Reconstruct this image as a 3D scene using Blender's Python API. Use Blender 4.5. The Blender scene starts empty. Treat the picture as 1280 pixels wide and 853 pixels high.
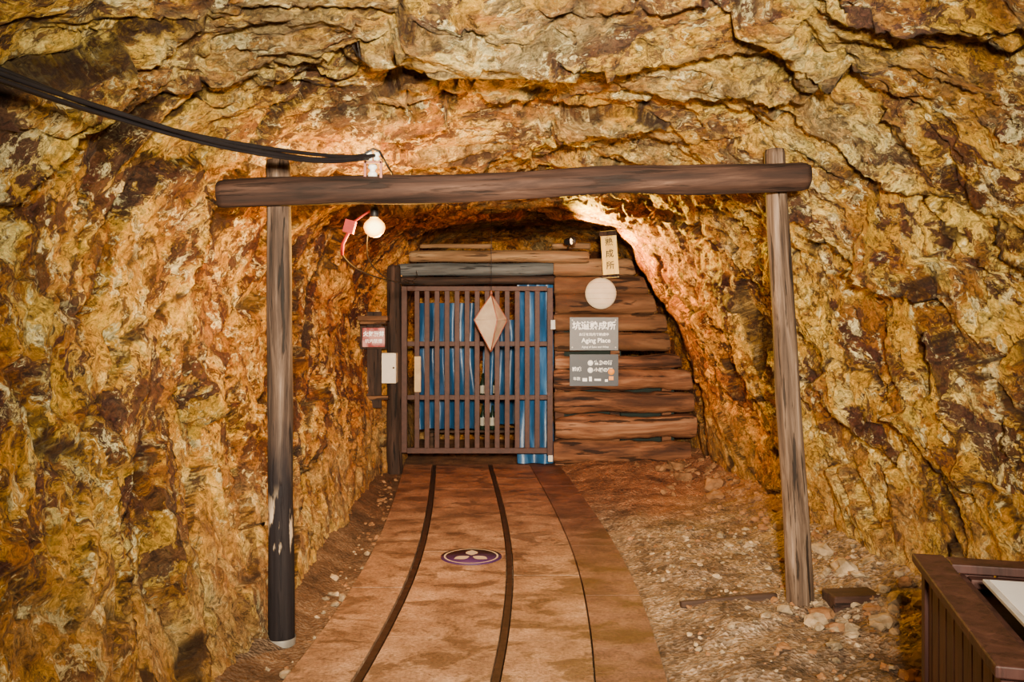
import bpy, math, random
import numpy as np
from mathutils import Vector, Matrix, noise, Euler
random.seed(7)
scene = bpy.context.scene
R = math.radians

# ------------------------------------------------------------------ shader helpers
class G:
    def __init__(s, name):
        s.mat = bpy.data.materials.new(name); s.mat.use_nodes = True
        s.t = s.mat.node_tree; s.b = s.t.nodes['Principled BSDF']; s.out = s.t.nodes['Material Output']
    def node(s, t, ins=None, **props):
        n = s.t.nodes.new(t)
        for k, v in props.items(): setattr(n, k, v)
        for k, v in (ins or {}).items(): s.set(n.inputs[k], v)
        return n
    def set(s, sock, v):
        if isinstance(v, bpy.types.NodeSocket): s.t.links.new(v, sock)
        else:
            if sock.type == 'RGBA' and len(v) == 3: v = (*v, 1)
            sock.default_value = v
    def coord(s): return s.node('ShaderNodeTexCoord').outputs['Object']
    def mapping(s, vec, scale=(1, 1, 1), rot=(0, 0, 0), loc=(0, 0, 0)):
        return s.node('ShaderNodeMapping', {'Vector': vec, 'Scale': scale, 'Rotation': rot, 'Location': loc}).outputs[0]
    def noise(s, vec, scale, detail=6, rough=0.55, dist=0.0, color=False):
        n = s.node('ShaderNodeTexNoise', {'Vector': vec, 'Scale': scale, 'Detail': detail, 'Roughness': rough, 'Distortion': dist})
        return n.outputs[1 if color else 0]
    def voro(s, vec, scale, feature='F1', out=0):
        return s.node('ShaderNodeTexVoronoi', {'Vector': vec, 'Scale': scale}, feature=feature).outputs[out]
    def ramp(s, fac, stops):
        n = s.node('ShaderNodeValToRGB', {'Fac': fac}); cr = n.color_ramp
        while len(cr.elements) < len(stops): cr.elements.new(0.5)
        for e, (p, c) in zip(cr.elements, stops):
            e.position = p
            e.color = (c, c, c, 1) if isinstance(c, (int, float)) else (*c, 1)
        return n.outputs[0]
    def mix(s, fac, a, b, blend='MIX'):
        n = s.t.nodes.new('ShaderNodeMix'); n.data_type = 'RGBA'; n.blend_type = blend
        s.set(n.inputs[0], fac); s.set(n.inputs[6], a); s.set(n.inputs[7], b)
        return n.outputs[2]
    def math(s, op, a, b=0.0):
        return s.node('ShaderNodeMath', {0: a, 1: b}, operation=op).outputs[0]
    def rng(s, v, a, b, c=0.0, d=1.0):
        return s.node('ShaderNodeMapRange', {0: v, 1: a, 2: b, 3: c, 4: d}, interpolation_type='SMOOTHSTEP').outputs[0]
    def bump(s, h, strength=0.5, dist=0.02, normal=None):
        ins = {'Height': h, 'Strength': strength, 'Distance': dist}
        if normal is not None: ins['Normal'] = normal
        return s.node('ShaderNodeBump', ins).outputs[0]
    def fin(s, color=None, rough=None, normal=None, metal=None, spec=None):
        if color is not None: s.set(s.b.inputs['Base Color'], color)
        if rough is not None: s.set(s.b.inputs['Roughness'], rough)
        if normal is not None: s.set(s.b.inputs['Normal'], normal)
        if metal is not None: s.set(s.b.inputs['Metallic'], metal)
        if spec is not None: s.set(s.b.inputs['Specular IOR Level'], spec)
        return s.mat

def rock_mat():
    g = G('ochre_mine_rock')
    c = g.coord()
    r = g.mapping(c, rot=(R(45), 0, R(8)))
    m = g.mapping(r, scale=(1, 1.6, 1))
    w = g.noise(m, 1.3, 5, 0.65, color=True)
    wv = g.node('ShaderNodeVectorMath', {0: w, 1: (0.5, 0.5, 0.5)}, operation='SUBTRACT').outputs[0]
    wv = g.node('ShaderNodeVectorMath', {0: wv, 'Scale': 0.6}, operation='SCALE').outputs[0]
    mw = g.node('ShaderNodeVectorMath', {0: m, 1: wv}, operation='ADD').outputs[0]
    cw = g.node('ShaderNodeVectorMath', {0: c, 1: wv}, operation='ADD').outputs[0]
    n1 = g.noise(cw, 1.5, 9, 0.68)
    base = g.ramp(n1, [(0.36, (0.25, 0.092, 0.006)), (0.44, (0.52, 0.245, 0.016)), (0.53, (0.76, 0.43, 0.038)), (0.64, (0.90, 0.63, 0.12))])
    n2 = g.noise(g.mapping(cw, loc=(3.1, 7, 2)), 2.6, 10, 0.72)
    col = g.mix(g.rng(n2, 0.53, 0.60, 0, 0.75), base, (0.92, 0.72, 0.23))
    n4 = g.noise(g.mapping(mw, loc=(13.1, 1, 5)), 2.2, 10, 0.74)
    col = g.mix(g.rng(n4, 0.505, 0.56, 0, 0.85), col, (0.29, 0.092, 0.009))
    n3 = g.noise(g.mapping(mw, loc=(5, 2, 9)), 1.9, 10, 0.72, 0.3)
    col = g.mix(g.rng(n3, 0.525, 0.555, 0, 0.94), col, (0.070, 0.019, 0.015))
    n5 = g.noise(g.mapping(cw, loc=(9, 9, 1)), 5.0, 10, 0.77)
    col = g.mix(g.rng(n5, 0.53, 0.57, 0, 0.9), col, (0.095, 0.030, 0.011))
    n7 = g.noise(g.mapping(cw, loc=(4, 1, 31)), 12, 8, 0.76)
    col = g.mix(g.rng(n7, 0.54, 0.59, 0, 0.8), col, (0.070, 0.023, 0.010))
    n6 = g.noise(g.mapping(cw, loc=(1, 19, 1)), 6.5, 10, 0.78)
    col = g.mix(g.rng(n6, 0.55, 0.595, 0, 0.9), col, (0.95, 0.80, 0.38))
    # regional staining
    sx = g.node('ShaderNodeSeparateXYZ', {0: c})
    X, Y, Z = sx.outputs
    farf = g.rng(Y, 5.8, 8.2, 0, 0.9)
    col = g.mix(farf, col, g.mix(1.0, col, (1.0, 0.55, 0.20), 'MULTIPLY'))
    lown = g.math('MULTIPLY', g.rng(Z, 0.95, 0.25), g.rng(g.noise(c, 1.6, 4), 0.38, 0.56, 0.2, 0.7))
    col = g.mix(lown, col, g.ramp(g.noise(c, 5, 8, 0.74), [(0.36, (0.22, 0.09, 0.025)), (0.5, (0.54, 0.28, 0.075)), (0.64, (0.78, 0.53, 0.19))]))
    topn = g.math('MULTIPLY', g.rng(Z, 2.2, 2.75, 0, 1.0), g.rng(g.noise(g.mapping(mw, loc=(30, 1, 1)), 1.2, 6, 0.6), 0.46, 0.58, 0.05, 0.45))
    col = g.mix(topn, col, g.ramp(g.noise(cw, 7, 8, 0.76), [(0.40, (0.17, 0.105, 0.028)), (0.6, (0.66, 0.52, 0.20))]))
    fine = g.noise(cw, 20, 9, 0.8)
    col = g.mix(1.0, col, g.ramp(fine, [(0.38, 0.22), (0.5, 0.95), (0.62, 1.45)]), 'MULTIPLY')
    grit = g.noise(cw, 75, 4, 0.7)
    col = g.mix(1.0, col, g.ramp(grit, [(0.34, 0.6), (0.5, 1.0), (0.66, 1.3)]), 'MULTIPLY')
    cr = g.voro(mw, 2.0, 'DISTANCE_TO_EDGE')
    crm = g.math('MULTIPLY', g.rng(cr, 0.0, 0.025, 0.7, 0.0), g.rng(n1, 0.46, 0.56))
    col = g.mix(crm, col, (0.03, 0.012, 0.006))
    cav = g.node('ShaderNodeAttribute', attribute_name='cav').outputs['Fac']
    col = g.mix(g.rng(cav, 0.40, 1.0, 0.0, 0.9), col, (0.035, 0.014, 0.007))  # crevice shade painted into the rock colour from the cavity attribute
    h = g.math('ADD', g.math('MULTIPLY', g.noise(cw, 8, 12, 0.78), 1.0), g.math('MULTIPLY', g.rng(cr, 0, 0.06), 0.08))
    h = g.math('ADD', h, g.math('MULTIPLY', g.noise(cw, 34, 6, 0.7), 0.25))
    nr = g.bump(h, 1.0, 0.14)
    return g.fin(col, g.rng(n2, 0.4, 0.65, 0.5, 0.85), nr, spec=0.25)

def dirt_mat():
    g = G('gravel_dirt')
    c = g.coord()
    n = g.noise(c, 3, 9, 0.7)
    col = g.ramp(n, [(0.34, (0.060, 0.035, 0.021)), (0.46, (0.15, 0.096, 0.060)), (0.58, (0.25, 0.17, 0.108)), (0.72, (0.38, 0.28, 0.185))])
    v = g.voro(c, 48, out=1)
    v2 = g.node('ShaderNodeRGBToBW', {0: v}).outputs[0]
    col = g.mix(1.0, col, g.ramp(v2, [(0.2, 0.5), (0.5, 0.9), (0.85, 1.5)]), 'MULTIPLY')
    sx = g.node('ShaderNodeSeparateXYZ', {0: c}); X, Y, Z = sx.outputs
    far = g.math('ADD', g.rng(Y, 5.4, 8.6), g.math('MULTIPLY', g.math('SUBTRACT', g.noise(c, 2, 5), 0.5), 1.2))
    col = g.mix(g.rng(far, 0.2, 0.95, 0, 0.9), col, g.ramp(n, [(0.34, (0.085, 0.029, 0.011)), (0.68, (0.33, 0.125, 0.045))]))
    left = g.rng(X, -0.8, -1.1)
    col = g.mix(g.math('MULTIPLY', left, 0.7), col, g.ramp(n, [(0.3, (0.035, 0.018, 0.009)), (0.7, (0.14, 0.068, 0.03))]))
    h = g.math('ADD', g.math('MULTIPLY', g.voro(c, 48), 0.5), g.noise(c, 12, 9, 0.7))
    return g.fin(col, 0.9, g.bump(h, 1.0, 0.04), spec=0.2)

def paving_mat(name, a, b, cc):
    g = G(name)
    c = g.coord()
    n = g.noise(c, 2.4, 10, 0.74)
    col = g.ramp(n, [(0.37, a), (0.5, b), (0.64, cc)])
    s = g.noise(g.mapping(c, scale=(1, 1.6, 1), loc=(4, 4, 0)), 2.8, 8, 0.7, 0.5)
    col = g.mix(g.rng(s, 0.51, 0.59, 0, 0.72), col, (0.065, 0.031, 0.016))
    s2 = g.noise(g.mapping(c, loc=(14, 4, 0)), 9, 8, 0.74)
    col = g.mix(g.rng(s2, 0.55, 0.62, 0, 0.6), col, (0.08, 0.04, 0.02))
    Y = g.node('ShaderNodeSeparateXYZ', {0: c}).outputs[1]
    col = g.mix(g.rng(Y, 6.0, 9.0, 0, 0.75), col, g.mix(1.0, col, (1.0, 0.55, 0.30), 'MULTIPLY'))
    f = g.noise(c, 55, 6, 0.78)
    col = g.mix(1.0, col, g.ramp(f, [(0.36, 0.5), (0.64, 1.35)]), 'MULTIPLY')
    return g.fin(col, g.rng(s, 0.4, 0.68, 0.72, 0.40), g.bump(g.math('ADD', f, g.math('MULTIPLY', n, 2)), 0.6, 0.014), spec=0.3)

def wood_mat(name, stops, scale=(9, 9, 0.8), rough=0.8, bump=0.7, dist=0.012, tweak=None, crack=0.85, k=1.0):
    g = G(name)
    c = g.coord()
    m = g.mapping(c, scale=scale)
    n = g.noise(m, 1.6, 9, 0.65, 0.5)
    stops = [(p, tuple(q * k for q in cc)) for p, cc in stops]
    col = g.ramp(n, stops)
    crk = g.noise(g.mapping(c, scale=(scale[0] * 2.4, scale[1] * 2.4, scale[2] * 2.4), loc=(3, 5, 8)), 1.3, 5, 0.55, 0.2)
    cf = g.rng(crk, 0.57, 0.63, 0, crack)
    col = g.mix(cf, col, tuple(v * 0.3 for v in stops[0][1]))
    if tweak: col = tweak(g, c, col)
    h = g.math('SUBTRACT', n, g.math('MULTIPLY', cf, 0.5))
    return g.fin(col, rough, g.bump(h, bump, dist), spec=0.18)

def flat_mat(name, col, rough=0.6, metal=0.0, var=0.25, sc=12, bump=0.15, spec=0.35):
    g = G(name)
    c = g.coord()
    n = g.noise(c, sc, 6, 0.65)
    k = g.ramp(n, [(0.3, 1 - var), (0.7, 1 + var)])
    return g.fin(g.mix(1.0, col, k, 'MULTIPLY'), rough, g.bump(n, bump, 0.004), metal, spec)

def emit_mat(name, col, strength, base=(1, .9, .7)):
    g = G(name)
    g.set(g.b.inputs['Emission Color'], col); g.b.inputs['Emission Strength'].default_value = strength
    return g.fin(base, 0.3)

# ------------------------------------------------------------------ mesh builder
def new_obj(name, verts, faces, mats, fm=None, sm=None):
    me = bpy.data.meshes.new(name)
    me.from_pydata([tuple(v) for v in verts], [], faces)
    for m in mats: me.materials.append(m)
    if fm: me.polygons.foreach_set('material_index', fm)
    if sm is not None:
        me.polygons.foreach_set('use_smooth', sm if isinstance(sm, list) else [sm] * len(faces))
    me.update()
    o = bpy.data.objects.new(name, me); scene.collection.objects.link(o)
    return o

class B:
    def __init__(s): s.v = []; s.f = []; s.m = []; s.s = []
    def add(s, vs, fs, mi=0, smooth=False):
        k = len(s.v); s.v += [Vector(v) for v in vs]
        for f in fs: s.f.append(tuple(i + k for i in f)); s.m.append(mi); s.s.append(smooth)
    def box(s, c, d, mi=0, rot=None):
        c = Vector(c); M = Euler(rot).to_matrix() if rot else Matrix.Identity(3)
        vs = [c + M @ Vector((x * d[0] / 2, y * d[1] / 2, z * d[2] / 2)) for x in (-1, 1) for y in (-1, 1) for z in (-1, 1)]
        s.add(vs, [(0, 1, 3, 2), (4, 6, 7, 5), (0, 4, 5, 1), (2, 3, 7, 6), (0, 2, 6, 4), (1, 5, 7, 3)], mi)
    def tube(s, pts, r, mi=0, n=10, smooth=True):
        pts = [Vector(p) for p in pts]; rs = r if isinstance(r, (list, tuple)) else [r] * len(pts)
        vs = []; prev = None
        for i, p in enumerate(pts):
            t = (pts[min(i + 1, len(pts) - 1)] - pts[max(i - 1, 0)]).normalized()
            if prev is None:
                a = t.cross(Vector((0, 0, 1)))
                if a.length < 0.05: a = t.cross(Vector((1, 0, 0)))
            else: a = prev - t * prev.dot(t)
            a.normalize(); prev = a; b = t.cross(a)
            vs += [p + (a * math.cos(2 * math.pi * j / n) + b * math.sin(2 * math.pi * j / n)) * rs[i] for j in range(n)]
        fs = [(i * n + j, i * n + (j + 1) % n, (i + 1) * n + (j + 1) % n, (i + 1) * n + j) for i in range(len(pts) - 1) for j in range(n)]
        s.add(vs, fs, mi, smooth)
        k = len(s.v) - len(vs)
        s.f.append(tuple(k + j for j in reversed(range(n)))); s.m.append(mi); s.s.append(False)
        s.f.append(tuple(k + (len(pts) - 1) * n + j for j in range(n))); s.m.append(mi); s.s.append(False)
    def lathe(s, c, prof, mi=0, n=24, axis=None):
        c = Vector(c); vs = []; M = axis or Matrix.Identity(3)
        for r, z in prof:
            vs += [c + M @ Vector((r * math.cos(2 * math.pi * j / n), r * math.sin(2 * math.pi * j / n), z)) for j in range(n)]
        fs = [(i * n + j, i * n + (j + 1) % n, (i + 1) * n + (j + 1) % n, (i + 1) * n + j) for i in range(len(prof) - 1) for j in range(n)]
        s.add(vs, fs, mi, True)
    def ball(s, c, r, mi=0, n=24, sc=(1, 1, 1)):
        prof = [(max(1e-4, math.sin(math.pi * i / n)) * r, -math.cos(math.pi * i / n) * r) for i in range(n + 1)]
        s.lathe(c, prof, mi, n, Matrix.Diagonal(sc))
    def obj(s, name, mats, bevel=0):
        o = new_obj(name, s.v, s.f, mats, s.m, s.s)
        if bevel:
            b = o.modifiers.new('bevel', 'BEVEL'); b.width = bevel; b.segments = 2; b.limit_method = 'ANGLE'; b.angle_limit = R(50)
        return o

def empty(name, loc=(0, 0, 0)):
    e = bpy.data.objects.new(name, None); e.location = loc; e.empty_display_size = 0.1
    scene.collection.objects.link(e); return e
def parent(o, p):
    o.parent = p; bpy.context.view_layer.update(); o.matrix_parent_inverse = p.matrix_world.inverted(); return o

def text(s, loc, size, mat, rot=(90, 0, 0), par=None, name='lettering', align='CENTER', bold=0.0):
    cu = bpy.data.curves.new(name, 'FONT'); cu.body = s; cu.size = size
    cu.align_x = align; cu.align_y = 'CENTER'; cu.extrude = 0.0006; cu.offset = bold
    cu.materials.append(mat)
    o = bpy.data.objects.new(name, cu); o.location = loc; o.rotation_euler = tuple(R(a) for a in rot)
    scene.collection.objects.link(o)
    if par: parent(o, par)
    return o

# ------------------------------------------------------------------ camera: eye 1.6 m up, looking down the adit (+Y)
F = 1100.0
cam = bpy.data.cameras.new('camera'); cam.sensor_width = 36; cam.lens = 36 * F / 1280
cam.shift_y = -26.5 / 1280; cam.clip_start = 0.05
co = bpy.data.objects.new('camera', cam); co.location = (0, 0, 1.6); co.rotation_euler = (R(90), 0, 0)
scene.collection.objects.link(co); scene.camera = co

# ------------------------------------------------------------------ tunnel shell
ST = [
 (-4.0, [(-1.3,-.2),(-1.6,.5),(-2.0,1.3),(-2.1,2.1),(-1.7,2.75),(-.9,3.1),(.3,3.2),(1.4,3.1),(2.2,2.7),(2.6,2.0),(2.65,1.1),(2.6,.4),(2.5,-.2)]),
 (2.4, [(-1.25,-.2),(-1.6,.5),(-1.9,1.3),(-2.0,2.1),(-1.65,2.7),(-.9,3.0),(.3,3.1),(1.4,3.05),(2.1,2.65),(2.45,1.95),(2.5,1.1),(2.45,.4),(2.35,-.2)]),
 (4.05,[(-1.13,-.2),(-1.50,.5),(-1.75,1.3),(-1.85,2.0),(-1.5,2.55),(-.8,2.78),(.3,2.80),(1.2,2.78),(1.85,2.4),(2.2,1.8),(2.3,1.1),(2.25,.4),(2.15,-.2)]),
 (4.30,[(-1.15,-.2),(-1.50,.5),(-1.75,1.3),(-1.83,2.0),(-1.5,2.62),(-.8,2.86),(.3,2.93),(1.25,2.88),(1.88,2.45),(2.2,1.8),(2.3,1.1),(2.25,.4),(2.15,-.2)]),
 (5.6, [(-1.22,-.2),(-1.45,.5),(-1.68,1.2),(-1.7,1.9),(-1.4,2.42),(-.8,2.68),(.2,2.76),(1.0,2.72),(1.6,2.35),(1.95,1.8),(2.1,1.1),(2.17,.4),(2.15,-.2)]),
 (7.5, [(-1.30,-.2),(-1.45,.5),(-1.62,1.2),(-1.62,1.8),(-1.38,2.35),(-.8,2.66),(0,2.80),(.85,2.80),(1.32,2.54),(1.66,1.95),(1.92,1.2),(2.07,.5),(2.12,-.2)]),
 (9.0, [(-1.36,-.2),(-1.48,.5),(-1.62,1.2),(-1.56,1.8),(-1.32,2.2),(-.9,2.50),(-.2,2.64),(.6,2.66),(1.12,2.52),(1.40,2.1),(1.68,1.5),(1.92,.8),(2.06,-.2)]),
 (9.35,[(-1.34,-.2),(-1.42,.5),(-1.52,1.2),(-1.45,1.8),(-1.25,2.3),(-.9,2.7),(-.2,2.85),(.6,2.85),(1.2,2.65),(1.5,2.15),(1.78,1.5),(1.99,.8),(2.1,-.2)]),
 (9.75,[(-1.24,-.2),(-1.25,.5),(-1.3,1.2),(-1.27,1.8),(-1.2,2.3),(-.9,2.8),(-.2,2.95),(.6,2.95),(1.3,2.75),(1.7,2.2),(1.9,1.5),(2.05,.8),(2.15,-.2)]),
 (12.4,[(-1.3,-.2),(-1.4,.5),(-1.5,1.2),(-1.4,1.8),(-1.2,2.3),(-.8,2.6),(-.2,2.7),(.6,2.7),(1.2,2.5),(1.5,2.1),(1.7,1.5),(1.8,.8),(1.8,-.2)]),
]
ys = np.concatenate([np.arange(-4, 1.6, 0.12), np.arange(1.6, 9.8, 0.0185), np.arange(9.8, 12.41, 0.06)])
NU = 520
def catmull(P, n):
    P = np.array(P); m = len(P) - 1
    out = []
    seg = np.linalg.norm(np.diff(P, axis=0), axis=1); cum = np.concatenate([[0], np.cumsum(seg)]); 
    for d in np.linspace(0, cum[-1], n):
        i = min(m - 1, max(0, int(np.searchsorted(cum, d, side='right') - 1))); t = (d - cum[i]) / seg[i]
        p0, p1, p2, p3 = P[max(i - 1, 0)], P[i], P[i + 1], P[min(i + 2, m)]
        out.append(0.5 * ((2 * p1) + (-p0 + p2) * t + (2 * p0 - 5 * p1 + 4 * p2 - p3) * t * t + (-p0 + 3 * p1 - 3 * p2 + p3) * t ** 3))
    return np.array(out)
prof = [catmull(p, NU) for _, p in ST]; sy = [y for y, _ in ST]
grid = np.zeros((len(ys), NU, 3))
uu = np.arange(NU)
for a, y in enumerate(ys):
    # jitter the station per angle so ledges wander
    for blk in range(0, NU, 4):
        jy = y + 0.16 * noise.noise(Vector((blk * 0.021, 3.3, 0))) * (1 if 1 < y < 9 else 0) + 0.05 * noise.noise(Vector((blk * 0.09, 7.3, 0)))
        jy = min(max(jy, -4), 12.4)
        i = 0
        while i < len(sy) - 2 and jy > sy[i + 1]: i += 1
        t = (jy - sy[i]) / (sy[i + 1] - sy[i]); t = t * t * (3 - 2 * t) if (sy[i + 1] - sy[i]) < 0.5 else t
        q = prof[i][blk:blk + 4] * (1 - t) + prof[i + 1][blk:blk + 4] * t
        grid[a, blk:blk + 4, 0] = q[:, 0]; grid[a, blk:blk + 4, 2] = q[:, 1]
    grid[a, :, 1] = y
dy = np.gradient(grid, axis=0); du = np.gradient(grid, axis=1)
nrm = np.cross(du, dy); nrm /= np.linalg.norm(nrm, axis=2, keepdims=True) + 1e-9
mid = grid.mean(axis=1, keepdims=True); mid[:, :, 2] = 1.3
sgn = np.sign(((mid - grid) * nrm).sum(axis=2)); nrm *= sgn[:, :, None]     # points into the adit
S2 = math.sqrt(0.5)
def hsh(p, k):
    return noise.cell_vector(Vector((p[0] * 17.3 + k, p[1] * 11.7 - k, p[2] * 23.1 + 0.5)))
disp = np.zeros((len(ys), NU)); cav = np.zeros((len(ys), NU))
for a in range(len(ys)):
    y = ys[a]
    for b in range(NU):
        x, _, z = grid[a, b]
        q = Vector((x, (y + z) * S2, (y - z) * S2 * 1.6))
        wq = q + 0.30 * noise.noise_vector(q * 1.5) + 0.06 * noise.noise_vector(q * 6)
        D, Pt = noise.voronoi(wq * 1.15); p1 = Pt[0]
        g1 = hsh(p1, 0.1) - Vector((.5, .5, .5)); d1 = (wq * 1.15 - p1).dot(g1) * 0.24 + (g1.x) * 0.10
        D2, Pt2 = noise.voronoi(wq * 3.3); p2 = Pt2[0]
        g2 = hsh(p2, 3.1) - Vector((.5, .5, .5)); d2 = (wq * 3.3 - p2).dot(g2) * 0.080 + g2.x * 0.028
        f = noise.fractal(wq * 2.2, 0.45, 2.1, 6)
        low = noise.noise(q * 0.55)
        h = d1 + d2 + 0.036 * f + 0.10 * low
        k = 1.0
        if z < 0.55: k = 0.35 + 0.65 * max(0, z) / 0.55
        if y > 8.4: k *= 0.65
        disp[a, b] = h * k
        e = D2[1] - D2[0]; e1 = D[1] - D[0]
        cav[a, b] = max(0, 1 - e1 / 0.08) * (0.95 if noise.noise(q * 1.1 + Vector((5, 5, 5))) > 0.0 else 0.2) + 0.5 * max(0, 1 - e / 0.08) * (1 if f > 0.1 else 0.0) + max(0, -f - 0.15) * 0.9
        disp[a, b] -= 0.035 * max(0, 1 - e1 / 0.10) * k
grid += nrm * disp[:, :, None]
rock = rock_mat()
def shell(name, b0, b1):
    sub = grid[:, b0:b1 + 1]; na, nb = sub.shape[:2]
    vs = sub.reshape(-1, 3)
    fs = [(i * nb + j, i * nb + j + 1, (i + 1) * nb + j + 1, (i + 1) * nb + j) for i in range(na - 1) for j in range(nb - 1)]
    o = new_obj(name, vs.tolist(), fs, [rock], None, True)
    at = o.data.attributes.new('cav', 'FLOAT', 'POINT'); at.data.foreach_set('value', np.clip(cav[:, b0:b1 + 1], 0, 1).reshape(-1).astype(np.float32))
    return o
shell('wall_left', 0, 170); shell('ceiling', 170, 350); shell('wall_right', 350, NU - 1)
# rock face closing the far end
vs = []; fs = []; n = 40
for i in range(n + 1):
    for j in range(n + 1):
        x = -2 + 4.3 * i / n; z = -0.3 + 3.4 * j / n
        vs.append((x, 12.25 + 0.2 * noise.noise(Vector((x * 1.5, z * 1.5, 1))), z))
fs = [(i * (n + 1) + j, (i + 1) * (n + 1) + j, (i + 1) * (n + 1) + j + 1, i * (n + 1) + j + 1) for i in range(n) for j in range(n)]
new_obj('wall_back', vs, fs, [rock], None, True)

# ------------------------------------------------------------------ floor and track
_cy = [-4, 0, 2, 3, 3.9, 4.8, 5.87, 7.04, 8.0, 9.26, 10]
_cx = [-1.3, -.5, -.24, -.13, -.06, -.01, 0, -.05, -.11, -.20, -.26]
def cx(y):
    return float(sum(np.interp(y + d, _cy, _cx) for d in (-.5, -.25, 0, .25, .5)) / 5)
def fz(x, y):
    c = cx(y)
    if x > c + 0.74:
        t = min(1, (x - c - 0.74) / 0.35)
        z = -0.012 + 0.07 * t + max(0, x - 1.75) * 0.30
        z += 0.026 * noise.fractal(Vector((x * 3, y * 3, 0)), 0.7, 2, 5) * (0.3 + t) + 0.014 * noise.noise(Vector((x * 14, y * 14, 2)))
    elif x < c - 0.95:
        t = c - 0.95 - x
        z = -0.06 + 0.015 * noise.fractal(Vector((x * 4, y * 4, 0)), 0.8, 2, 4) + max(0, t - 0.16) * 0.5
    else: z = -0.07
    return z
xs = np.arange(-2.3, 2.9, 0.025); yf = np.concatenate([np.arange(-4, 3, 0.15), np.arange(3, 9.8, 0.025), np.arange(9.8, 12.4, 0.12)])
vs = [(x, y, fz(x, y)) for x in xs for y in yf]; m = len(yf)
fs = [(i * m + j, (i + 1) * m + j, (i + 1) * m + j + 1, i * m + j + 1) for i in range(len(xs) - 1) for j in range(m - 1)]
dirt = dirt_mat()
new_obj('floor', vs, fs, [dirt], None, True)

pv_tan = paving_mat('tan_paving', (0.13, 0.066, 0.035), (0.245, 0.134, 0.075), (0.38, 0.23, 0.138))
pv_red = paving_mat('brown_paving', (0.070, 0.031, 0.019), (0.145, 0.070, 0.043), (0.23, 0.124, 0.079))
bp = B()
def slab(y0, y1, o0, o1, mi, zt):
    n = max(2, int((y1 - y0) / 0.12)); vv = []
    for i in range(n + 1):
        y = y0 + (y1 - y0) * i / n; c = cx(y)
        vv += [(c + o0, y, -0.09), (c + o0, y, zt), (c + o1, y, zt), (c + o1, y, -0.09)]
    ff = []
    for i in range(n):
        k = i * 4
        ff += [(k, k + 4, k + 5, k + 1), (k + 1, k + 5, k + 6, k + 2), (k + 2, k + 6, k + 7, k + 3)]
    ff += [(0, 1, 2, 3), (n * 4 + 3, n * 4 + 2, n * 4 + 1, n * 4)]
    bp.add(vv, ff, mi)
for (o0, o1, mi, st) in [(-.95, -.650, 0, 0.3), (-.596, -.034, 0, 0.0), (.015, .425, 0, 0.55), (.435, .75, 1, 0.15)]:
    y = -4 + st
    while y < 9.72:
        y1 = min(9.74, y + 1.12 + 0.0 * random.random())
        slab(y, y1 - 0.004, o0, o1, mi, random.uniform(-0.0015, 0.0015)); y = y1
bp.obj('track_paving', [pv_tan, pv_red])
rust = flat_mat('rusty_rail_steel', (0.028, 0.012, 0.007), 0.7, 0.0, 0.5, 20, 0.4, 0.12)
tr = empty('railway_track', (-0.3, 5, 0))
for nm, off in (('rail_left', -.622), ('rail_right', -.010)):
    b = B(); yy = np.arange(-4, 9.72, 0.12)
    sec = [(-.03, -.085), (-.006, -.06), (-.006, -.025), (-.017, -.018), (-.017, -.002), (.017, -.002), (.017, -.018), (.006, -.025), (.006, -.06), (.03, -.085)]
    vv = [(cx(y) + off + sx_, y, sz_) for y in yy for sx_, sz_ in sec]; k = len(sec)
    b.add(vv, [(i * k + j, i * k + (j + 1) % k, (i + 1) * k + (j + 1) % k, (i + 1) * k + j) for i in range(len(yy) - 1) for j in range(k)])
    parent(b.obj(nm, [rust]), tr)

# floor emblem (plain stand-in roundel)
purple = flat_mat('purple_marker', (0.035, 0.010, 0.055), 0.5, 0, 0.2)
cream = flat_mat('cream_marker', (0.42, 0.33, 0.23), 0.6, 0, 0.15)
b = B(); ec = Vector((-0.275, 5.93, 0.003))
def disc(b, c, r0, r1, z, mi, n=48):
    vv = []
    for j in range(n):
        a = 2 * math.pi * j / n
        vv += [(c.x + r0 * math.cos(a), c.y + r0 * math.sin(a), z), (c.x + r1 * math.cos(a), c.y + r1 * math.sin(a), z)]
    b.add(vv, [(2 * j, 2 * j + 1, (2 * j + 3) % (2 * n), (2 * j + 2) % (2 * n)) for j in range(n)], mi)
b.lathe(ec, [(0.205, 0.0), (0.205, 0.004), (0.0001, 0.004)], 0, 48)
disc(b, ec, 0.172, 0.184, 0.0085, 1)
for a0, L in ((90, .13), (215, .12), (325, .12)):
    vv = [];
    for k in range(17):
        t = k / 16; 
        w = 0.042 * math.sin(math.pi * t)
        for s_ in (-1, 1):
            px, py = 0.015 + L * t, s_ * w
            ca, sa = math.cos(R(a0)), math.sin(R(a0))
            vv.append((ec.x + px * ca - py * sa, ec.y + px * sa + py * ca, 0.009))
    b.add(vv, [(2 * k, 2 * k + 1, 2 * k + 3, 2 * k + 2) for k in range(16)], 1)
b.obj('floor_emblem', [purple, cream])

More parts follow.
